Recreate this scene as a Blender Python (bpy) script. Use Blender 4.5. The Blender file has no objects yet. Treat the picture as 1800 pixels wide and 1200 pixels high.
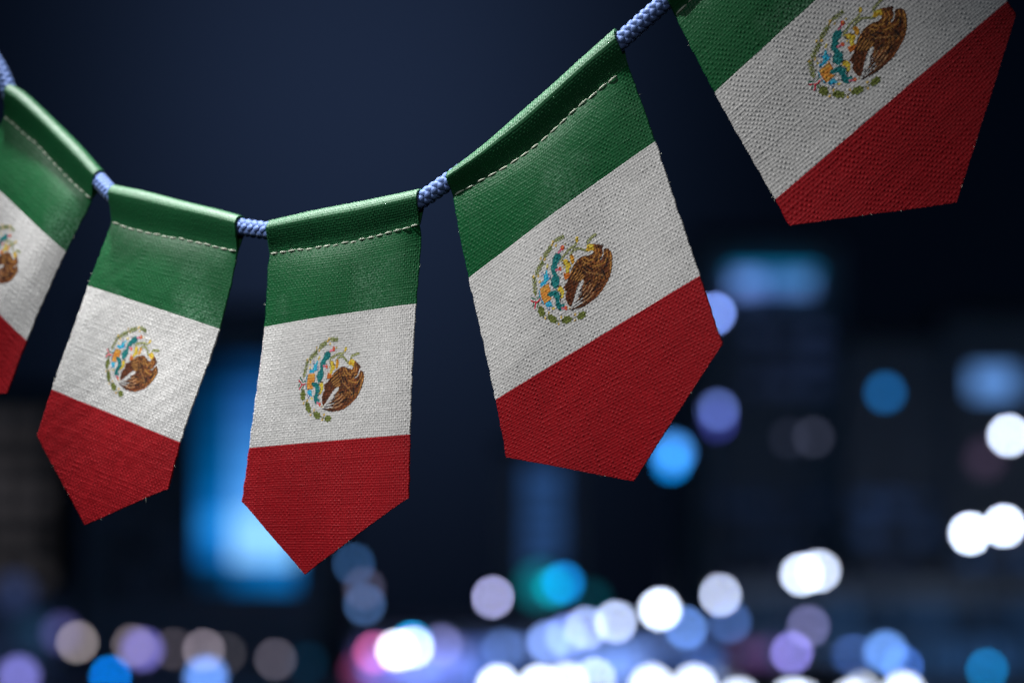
import bpy, bmesh, math
import numpy as np
from mathutils import Vector

scene = bpy.context.scene
COL = scene.collection
R = math.radians
rng = np.random.default_rng(7)

# ------------------------------------------------------------------ camera
FPX = 4300.0                 # focal length in units of the 1800-wide frame
CAM_H = 2.2                  # camera height above the street
HORIZON = 1110.0             # row of the horizon in the 1800x1200 frame
PITCH = math.atan((HORIZON - 600.0) / FPX)
CAM = np.array([0.0, 0.0, CAM_H])
FW = np.array([0.0, math.cos(PITCH), math.sin(PITCH)])
UP = np.array([0.0, -math.sin(PITCH), math.cos(PITCH)])
RT = np.array([1.0, 0.0, 0.0])
cd = bpy.data.cameras.new("camera")
cd.sensor_width = 36.0
cd.lens = 36.0 * FPX / 1800.0
cd.clip_start = 0.02
cd.clip_end = 2000
cd.dof.use_dof = True
cd.dof.focus_distance = 0.952
cd.dof.aperture_fstop = 5.15
cam = bpy.data.objects.new("camera", cd)
COL.objects.link(cam)
cam.location = CAM
cam.rotation_euler = (math.pi / 2 + PITCH, 0, 0)
scene.camera = cam

# ------------------------------------------------------------------ render settings
scene.view_settings.view_transform = 'Standard'
scene.view_settings.look = 'None'
scene.view_settings.exposure = 0
scene.view_settings.gamma = 1
cy = scene.cycles
cy.use_adaptive_sampling = False
cy.use_denoising = True
cy.denoiser = 'OPENIMAGEDENOISE'
cy.denoising_prefilter = 'ACCURATE'
cy.max_bounces = 5
cy.diffuse_bounces = 3
cy.glossy_bounces = 2
cy.transmission_bounces = 1
cy.sample_clamp_indirect = 5
cy.caustics_reflective = False
cy.caustics_refractive = False

# ------------------------------------------------------------------ night sky
world = bpy.data.worlds.new("World")
scene.world = world
world.use_nodes = True
wn, wl = world.node_tree.nodes, world.node_tree.links
wn.clear()


def nd(nodes, kind, **kw):
    n = nodes.new(kind)
    for k, v in kw.items():
        setattr(n, k, v)
    return n


def mth(nodes, links, op, a, b=None, c=None, clamp=False):
    n = nodes.new('ShaderNodeMath')
    n.operation = op
    n.use_clamp = clamp
    for i, v in enumerate((a, b, c)):
        if v is None:
            continue
        if isinstance(v, (int, float)):
            n.inputs[i].default_value = v
        else:
            links.new(v, n.inputs[i])
    return n.outputs[0]


tc = nd(wn, 'ShaderNodeTexCoord')
sep = nd(wn, 'ShaderNodeSeparateXYZ')
wl.new(tc.outputs['Generated'], sep.inputs[0])
az = mth(wn, wl, 'ARCTAN2', sep.outputs[0], sep.outputs[1])
el = mth(wn, wl, 'ARCSINE', sep.outputs[2])
# soft glow of the city on the night haze, fading out to every side
ga = mth(wn, wl, 'POWER', mth(wn, wl, 'ABSOLUTE', mth(wn, wl, 'DIVIDE', mth(wn, wl, 'ADD', az, R(3.7)), R(6.2))), 2.3)
ge = mth(wn, wl, 'POWER', mth(wn, wl, 'ABSOLUTE', mth(wn, wl, 'DIVIDE', mth(wn, wl, 'SUBTRACT', el, R(12.5)), R(8.8))), 2.0)
gl = mth(wn, wl, 'EXPONENT', mth(wn, wl, 'MULTIPLY', mth(wn, wl, 'ADD', ga, ge), -1.0))
rgb = nd(wn, 'ShaderNodeMix', data_type='RGBA')
wl.new(gl, rgb.inputs[0])
rgb.inputs[6].default_value = (0.0006, 0.0016, 0.0042, 1)
rgb.inputs[7].default_value = (0.0118, 0.0205, 0.0475, 1)
bg1 = nd(wn, 'ShaderNodeBackground')
wl.new(rgb.outputs[2], bg1.inputs[0])
bg1.inputs[1].default_value = 1.0
sky = nd(wn, 'ShaderNodeTexSky', sky_type='NISHITA')
sky.sun_disc = False
sky.sun_elevation = R(-9)
sky.sun_rotation = R(-20)
bg2 = nd(wn, 'ShaderNodeBackground')
wl.new(sky.outputs[0], bg2.inputs[0])
bg2.inputs[1].default_value = 0.05
add = nd(wn, 'ShaderNodeAddShader')
wl.new(bg1.outputs[0], add.inputs[0])
wl.new(bg2.outputs[0], add.inputs[1])
out = nd(wn, 'ShaderNodeOutputWorld')
wl.new(add.outputs[0], out.inputs[0])


def P(px, py, z):
    """point at depth z (along the optical axis) seen at px,py; arrays allowed"""
    px, py, z = np.broadcast_arrays(np.asarray(px, float), np.asarray(py, float), np.asarray(z, float))
    return CAM + z[..., None] * (FW + ((px - 900) / FPX)[..., None] * RT - ((py - 600) / FPX)[..., None] * UP)


def G(px, py, d):
    """point at ground distance d"""
    v = FW + (px - 900) / FPX * RT - (py - 600) / FPX * UP
    return CAM + v * (d / v[1])


# ------------------------------------------------------------------ lamps that light the bunting
def aim(o, target):
    v = Vector(target) - o.location
    o.rotation_euler = v.to_track_quat('-Z', 'Y').to_euler()


def spot(name, loc, target, energy, angle, blend, size, color):
    l = bpy.data.lights.new(name, 'SPOT')
    l.energy = energy
    l.spot_size = R(angle)
    l.spot_blend = blend
    l.shadow_soft_size = size
    l.color = color
    o = bpy.data.objects.new(name, l)
    COL.objects.link(o)
    o.location = loc
    aim(o, target)
    return o


def area(name, loc, target, energy, size, color):
    l = bpy.data.lights.new(name, 'AREA')
    l.shape = 'DISK'
    l.size = size
    l.energy = energy
    l.color = color
    o = bpy.data.objects.new(name, l)
    COL.objects.link(o)
    o.location = loc
    aim(o, target)
    return o


TGT = P(760, 560, 0.98)
spot("key_light", (-0.58, 0.64, 3.02), tuple(P(850, 470, 0.97)), 42.0, 30, 1.0, 0.015, (1.0, 0.99, 0.97))
spot("front_fill", (-0.15, -0.25, 2.75), tuple(P(800, 440, 0.98)), 7.5, 25, 1.0, 0.12, (1.0, 0.98, 0.96))  # added fill, brightens the dark groove of the casings
spot("top_light", (-0.22, 1.00, 3.15), tuple(P(640, 330, 0.98)), 92.0, 40, 1.0, 0.03, (1.0, 1.0, 1.0))
fill_sun = bpy.data.lights.new("facade_fill", 'SUN')
fill_sun.energy = 0.065  # added dim blue sun, lifts the walls of the far buildings
fill_sun.angle = R(8)
fill_sun.color = (0.10, 0.52, 1.0)
fill_obj = bpy.data.objects.new("facade_fill", fill_sun)
COL.objects.link(fill_obj)
fill_obj.rotation_euler = (R(58), 0, R(-28))


# ------------------------------------------------------------------ helpers
def lin(c):
    out_ = []
    for v in c[:3]:
        v /= 255.0
        out_.append(v / 12.92 if v <= 0.04045 else ((v + 0.055) / 1.055) ** 2.4)
    return tuple(out_)


def setp(o, label=None, category=None, kind=None, group=None):
    if label:
        o["label"] = label
    if category:
        o["category"] = category
    if kind:
        o["kind"] = kind
    if group:
        o["group"] = group
    return o


def empty(name, loc, label, category, group=None):
    o = bpy.data.objects.new(name, None)
    o.empty_display_size = 0.02
    COL.objects.link(o)
    o.location = loc
    return setp(o, label, category, None, group)


def parent_keep(o, par):
    if par is not None:
        o.parent = par
        o.matrix_parent_inverse.identity()


def mesh_obj(name, verts, faces, mat, parent=None, origin=None, smooth=True):
    """verts in world space; origin = location of the parent thing (parts are stored relative to it)"""
    v = np.asarray(verts, np.float32)
    if origin is not None:
        v = v - np.asarray(origin, np.float32)
    me = bpy.data.meshes.new(name)
    f = np.asarray(faces, np.int32)
    if f.ndim == 2:
        k = f.shape[1]
        me.vertices.add(len(v))
        me.vertices.foreach_set("co", v.ravel())
        me.loops.add(f.size)
        me.loops.foreach_set("vertex_index", f.ravel())
        me.polygons.add(len(f))
        me.polygons.foreach_set("loop_start", np.arange(0, f.size, k, dtype=np.int32))
        me.update(calc_edges=True)
    else:
        me.from_pydata([tuple(x) for x in v], [], [tuple(x) for x in faces])
    if smooth:
        me.polygons.foreach_set("use_smooth", np.ones(len(me.polygons), dtype=bool))
    if mat:
        me.materials.append(mat)
    o = bpy.data.objects.new(name, me)
    COL.objects.link(o)
    parent_keep(o, parent)
    return o


def bm_obj(name, bm, mat, parent=None, origin=None, smooth=False):
    if origin is not None:
        bmesh.ops.translate(bm, verts=bm.verts, vec=-Vector(origin))
    me = bpy.data.meshes.new(name)
    bm.to_mesh(me)
    bm.free()
    if smooth:
        me.polygons.foreach_set("use_smooth", np.ones(len(me.polygons), dtype=bool))
    if mat:
        me.materials.append(mat)
    o = bpy.data.objects.new(name, me)
    COL.objects.link(o)
    parent_keep(o, parent)
    return o


def bm_box(bm, x0, x1, y0, y1, z0, z1):
    vs = [bm.verts.new(p) for p in ((x0, y0, z0), (x1, y0, z0), (x1, y1, z0), (x0, y1, z0),
                                    (x0, y0, z1), (x1, y0, z1), (x1, y1, z1), (x0, y1, z1))]
    for f in ((3, 2, 1, 0), (4, 5, 6, 7), (0, 1, 5, 4), (1, 2, 6, 5), (2, 3, 7, 6), (3, 0, 4, 7)):
        bm.faces.new([vs[i] for i in f])
    return vs


def bm_tube(bm, p0, p1, r0, r1, n=8):
    p0, p1 = Vector(p0), Vector(p1)
    q = (p1 - p0).to_track_quat('Z', 'Y')
    rings = []
    for p, r in ((p0, r0), (p1, r1)):
        rings.append([bm.verts.new(p + q @ Vector((r * math.cos(2 * math.pi * i / n), r * math.sin(2 * math.pi * i / n), 0))) for i in range(n)])
    for i in range(n):
        bm.faces.new((rings[0][i], rings[0][(i + 1) % n], rings[1][(i + 1) % n], rings[1][i]))
    bm.faces.new(list(reversed(rings[0])))
    bm.faces.new(rings[1])


# ------------------------------------------------------------------ materials
def base_mat(name):
    m = bpy.data.materials.new(name)
    m.use_nodes = True
    n = m.node_tree.nodes
    return m, n, m.node_tree.links, n['Principled BSDF']


def cloth_mat(name, color, attr=False, spec=0.5, sheen=0.5, rough=0.6, painted_sheen=None, seed=0.0):
    m, n, l, b = base_mat(name)
    tcn = nd(n, 'ShaderNodeTexCoord')
    noi = nd(n, 'ShaderNodeTexNoise')
    noi.inputs['Scale'].default_value = 900
    noi.inputs['Detail'].default_value = 2
    l.new(tcn.outputs['Object'], noi.inputs['Vector'])
    noi2 = nd(n, 'ShaderNodeTexNoise')
    noi2.inputs['Scale'].default_value = 45
    noi2.inputs['Detail'].default_value = 4
    l.new(tcn.outputs['Object'], noi2.inputs['Vector'])
    s1 = mth(n, l, 'MULTIPLY_ADD', noi.outputs[0], 0.55, 0.60)
    s2 = mth(n, l, 'MULTIPLY_ADD', noi2.outputs[0], 0.35, 0.95 - 0.11)
    f = mth(n, l, 'MULTIPLY', s1, s2)
    mul = nd(n, 'ShaderNodeVectorMath', operation='SCALE')
    if attr:
        a = nd(n, 'ShaderNodeVertexColor', layer_name='ink')
        l.new(a.outputs[0], mul.inputs[0])
    else:
        mul.inputs[0].default_value = color
    l.new(f, mul.inputs['Scale'])
    l.new(mul.outputs[0], b.inputs['Base Color'])
    if painted_sheen:
        # whitish highlight painted into the base colour in uneven patches
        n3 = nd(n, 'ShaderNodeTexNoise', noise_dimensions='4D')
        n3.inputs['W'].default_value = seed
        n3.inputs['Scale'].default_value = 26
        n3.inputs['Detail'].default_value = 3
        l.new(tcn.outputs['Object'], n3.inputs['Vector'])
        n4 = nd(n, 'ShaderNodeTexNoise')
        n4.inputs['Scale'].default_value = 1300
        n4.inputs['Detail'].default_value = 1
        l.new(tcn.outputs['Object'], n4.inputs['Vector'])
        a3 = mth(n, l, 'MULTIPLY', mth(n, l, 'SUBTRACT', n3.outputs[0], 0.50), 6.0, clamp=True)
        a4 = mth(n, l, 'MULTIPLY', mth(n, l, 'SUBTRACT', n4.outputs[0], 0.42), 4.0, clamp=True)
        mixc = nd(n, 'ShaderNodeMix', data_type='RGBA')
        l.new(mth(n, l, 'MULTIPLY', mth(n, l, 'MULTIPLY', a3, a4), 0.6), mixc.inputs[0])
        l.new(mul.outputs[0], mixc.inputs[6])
        mixc.inputs[7].default_value = (*painted_sheen, 1)
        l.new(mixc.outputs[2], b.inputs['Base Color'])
    b.inputs['Roughness'].default_value = rough
    b.inputs['Specular IOR Level'].default_value = spec
    b.inputs['Sheen Weight'].default_value = sheen
    b.inputs['Sheen Roughness'].default_value = 0.35
    b.inputs['Sheen Tint'].default_value = (0.9, 1.0, 0.92, 1)
    return m


M_GREEN = cloth_mat("green_cloth", (0.0004, 0.112, 0.029), spec=0.34, sheen=0.02, rough=0.50, painted_sheen=(0.20, 0.38, 0.26))
M_HEM = cloth_mat("green_hem_cloth", (0.0003, 0.100, 0.027), spec=0.62, sheen=0.03, rough=0.55)
M_WHITE = cloth_mat("white_cloth", (0.78, 0.77, 0.76), spec=0.3, sheen=0.1, rough=0.8)
M_RED = cloth_mat("red_cloth", (0.40, 0.004, 0.011), spec=0.3, sheen=0.02, rough=0.5)
M_INK = cloth_mat("printed_ink", (1, 1, 1), attr=True, spec=0.3, sheen=0.0, rough=0.7)
M_THREAD = cloth_mat("sewing_thread", (0.76, 0.82, 0.68), spec=0.3, sheen=0.2)
M_CORD = cloth_mat("blue_cord_yarn", (0.12, 0.20, 0.47), spec=0.35, sheen=0.15, rough=0.6)
M_CORE = cloth_mat("cord_core", (0.03, 0.05, 0.16))


def solid(name, color, rough=0.7, metal=0.0, noise=0.25):
    m, n, l, b = base_mat(name)
    tcn = nd(n, 'ShaderNodeTexCoord')
    noi = nd(n, 'ShaderNodeTexNoise')
    noi.inputs['Scale'].default_value = 1.2
    noi.inputs['Detail'].default_value = 5
    l.new(tcn.outputs['Object'], noi.inputs['Vector'])
    mul = nd(n, 'ShaderNodeVectorMath', operation='SCALE')
    mul.inputs[0].default_value = color
    l.new(mth(n, l, 'MULTIPLY_ADD', noi.outputs[0], noise * 2, 1 - noise), mul.inputs['Scale'])
    l.new(mul.outputs[0], b.inputs['Base Color'])
    b.inputs['Roughness'].default_value = rough
    b.inputs['Metallic'].default_value = metal
    return m


_em = {}


def emit(color, strength):
    key = (tuple(round(c, 4) for c in color), round(strength, 3))
    if key not in _em:
        m = bpy.data.materials.new("lit_glass")
        m.use_nodes = True
        n = m.node_tree.nodes
        b = n['Principled BSDF']
        b.inputs['Base Color'].default_value = (0.02, 0.02, 0.02, 1)
        b.inputs['Emission Color'].default_value = (*color, 1)
        b.inputs['Emission Strength'].default_value = strength
        _em[key] = m
    return _em[key]


# ------------------------------------------------------------------ the crest (colour map built in numpy)
EX0, EX1, EY0, EY1, ES = 110.0, 1250.0, -60.0, 1140.0, 3.0
EW, EH = int((EX1 - EX0) / ES), int((EY1 - EY0) / ES)
ink = np.zeros((EH, EW, 3))
iid = np.zeros((EH, EW), int)
IDS = {1: 'eagle', 2: 'snake', 3: 'cactus', 4: 'stone', 5: 'laurel_branch', 6: 'oak_branch', 7: 'ribbon'}
gy, gx = np.mgrid[0:EH, 0:EW]
gx = EX0 + (gx + 0.5) * ES
gy = EY0 + (gy + 0.5) * ES


def win(x0, x1, y0, y1):
    a = max(0, int((y0 - EY0) / ES) - 1)
    b = min(EH, int((y1 - EY0) / ES) + 2)
    c = max(0, int((x0 - EX0) / ES) - 1)
    d = min(EW, int((x1 - EX0) / ES) + 2)
    return slice(a, b), slice(c, d)


def polymask(pts):
    pts = np.array(pts, float)
    ws = win(pts[:, 0].min(), pts[:, 0].max(), pts[:, 1].min(), pts[:, 1].max())
    X, Y = gx[ws], gy[ws]
    m = np.zeros(X.shape, bool)
    n = len(pts)
    for i in range(n):
        x0, y0 = pts[i]
        x1, y1 = pts[(i + 1) % n]
        if y0 == y1:
            continue
        m ^= ((Y > min(y0, y1)) & (Y <= max(y0, y1)) & (X < x0 + (Y - y0) * (x1 - x0) / (y1 - y0)))
    return ws, m


def poly(pts, c, k, only=None):
    ws, m = polymask(pts)
    if only is not None:
        m &= iid[ws] == only
    ink[ws][m] = lin(c)
    iid[ws][m] = k


def stroke(pts, w, c, k, only=None, taper=False):
    pts = np.array(pts, float)
    L = lin(c)
    for i in range(len(pts) - 1):
        (x0, y0), (x1, y1) = pts[i], pts[i + 1]
        ws = win(min(x0, x1) - w, max(x0, x1) + w, min(y0, y1) - w, max(y0, y1) + w)
        X, Y = gx[ws], gy[ws]
        if X.size == 0:
            continue
        dx, dy = x1 - x0, y1 - y0
        t = np.clip(((X - x0) * dx + (Y - y0) * dy) / (dx * dx + dy * dy + 1e-9), 0, 1)
        d = np.hypot(X - x0 - t * dx, Y - y0 - t * dy)
        ww = w / 2 * (1 - 0.7 * t if taper else 1)
        m = d < ww
        if only is not None:
            m &= iid[ws] == only
        ink[ws][m] = L
        iid[ws][m] = k


def ell(cx, cy_, a, b, ang, c, k, only=None):
    t = np.linspace(0, 2 * math.pi, 14, endpoint=False)
    ca, sa = math.cos(R(ang)), math.sin(R(ang))
    poly([(cx + a * math.cos(q) * ca - b * math.sin(q) * sa, cy_ + a * math.cos(q) * sa + b * math.sin(q) * ca) for q in t], c, k, only)


def leafspray(p0, p1, n, lw, ln, k=5):
    p0, p1 = np.array(p0, float), np.array(p1, float)
    d = (p1 - p0) / np.linalg.norm(p1 - p0)
    nn = np.array([-d[1], d[0]])
    stroke([p0, p1], 7, (70, 70, 35), k)
    cols = [(98, 108, 48), (78, 92, 36), (120, 128, 72), (60, 74, 32)]
    for i in range(n):
        q = p0 + (p1 - p0) * (i / max(1, n - 1))
        for sgn in (-1, 1):
            e = q + d * ln * 0.85 + nn * sgn * ln * 0.62
            stroke([q, q * 0.4 + e * 0.6, e], lw, cols[(i + (sgn > 0)) % 4], k, taper=False)
            stroke([q, e], 3.5, (160, 160, 110), k)
    stroke([p1, p1 + d * ln], lw, cols[1], k)


def berries(*pts, k=5):
    for x, y in pts:
        ell(x, y, 13, 18, 20, (176, 140, 62), k)
        ell(x - 2, y - 4, 6, 7, 0, (214, 190, 120), k)


# laurel (upper, left) -----------------------------
stroke([(215, 900), (185, 830), (170, 740), (180, 670), (210, 590), (255, 480), (300, 400), (350, 310), (385, 255), (430, 190)], 8, (88, 82, 40), 5)
leafspray((205, 880), (168, 730), 5, 15, 44)
leafspray((180, 660), (245, 530), 5, 15, 42)
leafspray((270, 440), (340, 330), 5, 15, 40)
leafspray((400, 225), (500, 150), 5, 14, 32)
berries((375, 240), (428, 264), (228, 466), (288, 460), (150, 690), (216, 668), (246, 722), (368, 272))


# oak (lower right) --------------------------------
def oak(cx, cy_, a, b, ang):
    t = np.linspace(0, 2 * math.pi, 40, endpoint=False)
    ca, sa = math.cos(R(ang)), math.sin(R(ang))
    r = 1 + 0.13 * np.cos(7 * t)
    pts = [(cx + a * rr * math.cos(q) * ca - b * rr * math.sin(q) * sa, cy_ + a * rr * math.cos(q) * sa + b * rr * math.sin(q) * ca) for q, rr in zip(t, r)]
    poly(pts, (88, 98, 40), 6)
    for i in range(-3, 4):
        u = i / 3.5
        for sg in (-1, 1):
            x0, y0 = u * a * 0.8, 0
            x1, y1 = u * a * 0.8 + a * 0.25, sg * b * 0.75
            c = (122, 130, 66) if (i + sg) % 2 else (62, 72, 30)
            stroke([(cx + x0 * ca - y0 * sa, cy_ + x0 * sa + y0 * ca), (cx + x1 * ca - y1 * sa, cy_ + x1 * sa + y1 * ca)], 6, c, 6, only=6)
    stroke([(cx - a * 0.95 * ca, cy_ - a * 0.95 * sa), (cx + a * 1.1 * ca, cy_ + a * 1.1 * sa)], 6, (60, 66, 30), 6)


stroke([(255, 930), (300, 1030), (390, 1062), (570, 1062), (640, 1040), (780, 968), (930, 862)], 8, (84, 80, 40), 6)
oak(315, 1032, 58, 52, 55)
oak(482, 1066, 72, 42, 4)
oak(682, 1016, 76, 40, -28)
oak(878, 908, 70, 36, -42)
berries((380, 1088), (422, 1018), (575, 1092), (600, 1012), (795, 988), (790, 925), k=6)

# ribbon -------------------------------------------
stroke([(150, 928), (195, 925), (225, 935), (262, 888)], 17, (10, 84, 62), 7)
stroke([(152, 946), (200, 942), (230, 940), (268, 902)], 10, (226, 222, 214), 7)
stroke([(150, 964), (212, 958), (240, 952), (272, 914)], 17, (176, 34, 52), 7)
stroke([(196, 966), (182, 1016)], 15, (14, 80, 58), 7)
stroke([(206, 966), (198, 1012)], 7, (226, 222, 214), 7)
stroke([(226, 958), (214, 1028)], 17, (180, 36, 58), 7)
stroke([(256, 955), (250, 1006)], 12, (60, 110, 70), 7)

# stone and water ----------------------------------
poly([(318, 568), (344, 566), (346, 605), (366, 640), (392, 628), (368, 668), (346, 690), (340, 716), (300, 745), (268, 776), (254, 738), (296, 712), (306, 680), (292, 632), (316, 622)], (34, 146, 182), 4)
stroke([(330, 580), (328, 640), (318, 700)], 9, (74, 184, 210), 4, only=4)
stroke([(292, 640), (312, 690), (262, 745)], 6, (16, 86, 130), 4, only=4)
for cx, cy_ in ((275, 628), (378, 625), (410, 966)):
    ell(cx, cy_, 21, 20, 0, (26, 62, 116), 4)
    ell(cx, cy_, 11, 10, 0, (222, 226, 230), 4)
stroke([(256, 822), (262, 850), (282, 893), (330, 940)], 17, (24, 112, 146), 4)
stroke([(264, 828), (272, 858), (292, 895), (334, 932)], 6, (120, 190, 205), 4)
poly([(356, 938), (384, 912), (418, 884), (438, 894), (474, 936), (440, 940), (424, 950), (396, 962), (374, 958)], (34, 140, 178), 4)
stroke([(380, 935), (420, 905), (450, 930)], 7, (86, 190, 214), 4, only=4)
poly([(262, 796), (370, 700), (396, 744), (416, 776), (386, 826), (408, 842), (440, 848), (402, 886), (346, 938), (302, 886)], (214, 124, 48), 4)
for i in range(46):
    x, y = rng.uniform(265, 435), rng.uniform(705, 930)
    stroke([(x, y), (x + 22, y - 20)], 7, [(238, 160, 84), (188, 92, 30), (228, 140, 60)][i % 3], 4, only=4) if (x - 262) * 0.9 + 4 > 0 and 270 < x < 430 and abs((y - 820) + (x - 345) * 0.15) < 90 and polymask([(270, 798), (368, 712), (404, 778), (376, 826), (398, 850), (430, 850), (346, 926), (306, 884)])[1].any() and (x - 262) / 160 + (y - 700) / 240 > 0.45 and (x - 262) / 180 + (y - 700) / 240 < 1.35 else None
stroke([(262, 796), (302, 886), (346, 938)], 6, (150, 66, 24), 4)
stroke([(370, 700), (396, 744), (416, 776)], 6, (150, 66, 24), 4)
for x, y, a, b, g in ((335, 522, 14, 30, 12), (246, 720, 14, 14, 0), (480, 948, 24, 13, -20)):
    ell(x, y, a, b, g, (206, 156, 62), 4)
    ell(x, y, a * 0.5, b * 0.5, g, (230, 196, 116), 4)

# cactus -------------------------------------------
poly([(470, 332), (502, 338), (512, 378), (494, 428), (466, 458), (480, 492), (462, 520), (470, 560), (518, 598), (528, 645), (510, 700), (482, 738), (450, 726), (414, 700), (408, 650), (430, 600), (398, 566), (388, 515), (404, 480), (398, 430), (414, 382), (440, 350)], (8, 98, 100), 3)
poly([(380, 812), (430, 772), (482, 745), (532, 758), (562, 794), (548, 834), (574, 872), (632, 852), (612, 908), (582, 946), (530, 936), (506, 890), (500, 850), (462, 816), (420, 836), (388, 838)], (8, 96, 98), 3)
for i in range(170):
    x, y = rng.uniform(380, 640), rng.uniform(330, 950)
    c = [(40, 142, 138), (4, 66, 74), (20, 118, 116), (96, 170, 160)][i % 4]
    stroke([(x, y), (x + rng.uniform(-10, 10), y + rng.uniform(8, 18))], 6, c, 3, only=3)
for (x, y) in ((400, 420), (392, 545), (412, 705), (515, 585), (385, 830), (505, 905), (610, 860), (515, 690), (508, 360)):
    stroke([(x - 8, y - 6), (x + 8, y + 6)], 9, (6, 50, 58), 3)
for (ax, ay, bx, by, r_) in ((474, 330, 508, 282, 27), (464, 530, 504, 508, 22), (600, 912, 640, 900, 22)):
    stroke([(ax, ay), (bx, by)], 24, (214, 104, 124), 3)
    cx, cy_ = bx + (bx - ax) * 0.35, by + (by - ay) * 0.45
    ell(cx, cy_, r_, r_, 0, (202, 52, 44), 3)
    ell(cx + 3, cy_ - 3, r_ * 0.45, r_ * 0.45, 0, (232, 128, 60), 3)
for (x, y) in ((556, 214), (568, 462), (704, 884)):
    ell(x, y, 15, 9, -45, (170, 150, 84), 3)
stroke([(512, 700), (548, 676)], 16, (22, 22, 18), 3)
stroke([(556, 765), (572, 812), (568, 840)], 16, (22, 22, 18), 3)
stroke([(500, 742), (530, 735)], 12, (20, 24, 20), 3)
poly([(546, 680), (580, 690), (606, 722), (602, 772), (596, 806), (566, 808), (572, 775), (556, 750), (518, 742), (520, 712)], (196, 156, 44), 3)
stroke([(560, 700), (585, 740), (582, 790)], 7, (228, 196, 92), 3)


# snake --------------------------------------------
def snake(pts, w):
    stroke(pts, w, (112, 116, 74), 2)
    pts = np.array(pts, float)
    seg = np.hypot(*(pts[1:] - pts[:-1]).T)
    cum = np.concatenate([[0], np.cumsum(seg)])
    for i, q in enumerate(np.arange(0, cum[-1], 11)):
        x = np.interp(q, cum, pts[:, 0])
        y = np.interp(q, cum, pts[:, 1])
        ell(x + (5 if i % 2 else -5), y, 6, 6, 0, [(192, 192, 150), (76, 84, 44), (150, 156, 104)][i % 3], 2)


snake([(526, 402), (540, 360), (572, 318), (600, 272), (640, 226), (690, 192), (706, 160)], 26)
snake([(640, 330), (648, 282), (676, 240), (720, 208), (780, 196), (838, 196), (866, 168)], 28)
snake([(862, 120), (858, 84), (884, 62), (906, 34), (926, 6), (960, -22)], 30)
ell(712, 112, 20, 34, 4, (190, 152, 40), 2)
ell(708, 102, 8, 12, 4, (226, 200, 96), 2)

# eagle --------------------------------------------
EAG = [(930, 96), (962, 78), (990, 82), (1020, 64), (1036, 74), (1058, 52), (1058, 74), (1082, 58), (1066, 100), (1078, 150), (1066, 200),
       (1044, 240), (1078, 212), (1092, 160), (1088, 112), (1110, 86), (1150, 76), (1197, 100), (1217, 150), (1225, 230), (1221, 310),
       (1205, 380), (1170, 460), (1120, 555), (1085, 612), (1045, 660), (985, 722), (905, 792), (838, 838), (745, 888), (722, 898), (732, 880),
       (800, 834), (868, 770), (900, 726), (862, 760), (800, 812), (744, 864), (738, 856), (820, 782), (872, 716), (896, 676), (850, 718), (806, 774),
       (756, 816), (760, 804), (812, 742), (850, 680), (868, 636), (836, 672), (806, 735), (806, 722), (836, 656), (856, 606), (822, 660), (816, 646), (846, 590), (862, 540), (852, 512),
       (832, 518), (782, 600), (762, 690), (742, 780), (720, 860), (690, 856), (640, 806), (624, 770), (642, 706), (612, 718), (618, 692), (588, 686), (634, 612),
       (652, 540), (678, 450), (716, 376), (758, 312), (806, 272), (856, 248), (906, 226), (948, 196), (950, 150)]
poly(EAG, (66, 34, 16), 1)
BR = [(150, 96, 42), (112, 62, 26), (58, 30, 14), (34, 20, 12), (128, 62, 24), (96, 50, 20), (172, 122, 60)]
BRD = [(74, 36, 16), (48, 24, 12), (96, 46, 20), (30, 17, 10), (112, 56, 24)]


def in_eagle(x, y):
    i, j = int((y - EY0) / ES), int((x - EX0) / ES)
    return 0 <= i < EH and 0 <= j < EW and iid[i, j] == 1


cnt = 0
while cnt < 1500:
    x, y = rng.uniform(590, 1225), rng.uniform(50, 895)
    if not in_eagle(x, y):
        continue
    cnt += 1
    tail = x < 790 and y > 500 and (x - 590) < 260 - (y - 500) * 0.1
    wing = x > 860 and y > 420 or x > 1060
    if tail:
        d = np.array([-0.18, 1.0])
        ln, w, pal = 46, 7, BRD
    elif wing:
        tgt = np.array([770, 900])
        d = tgt - (x, y)
        if x > 1060 and y < 420:
            d = np.array([-0.12, 1.0]) if x > 1130 else np.array([-0.35, 1.0])
        ln, w = (44, 8)
        pal = BR if rng.random() < 0.55 else BRD
        if y > 640:
            pal = BRD
    elif y < 250 and x > 920:
        d = np.array([-0.35, 1.0]) if y > 120 else np.array([-1.0, 0.4])
        ln, w, pal = 40, 8, BR
    else:
        d = np.array([-0.62, 1.0]) if x < 860 else np.array([-1.0, 0.75])
        ln, w = 34, 8
        pal = BR if rng.random() < 0.8 else BRD
    d = d / np.linalg.norm(d)
    c = pal[rng.integers(len(pal))]
    ln *= rng.uniform(0.5, 1.2)
    stroke([(x, y), (x + d[0] * ln, y + d[1] * ln)], w * rng.uniform(0.7, 1.2), c, 1, only=1, taper=True)
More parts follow.
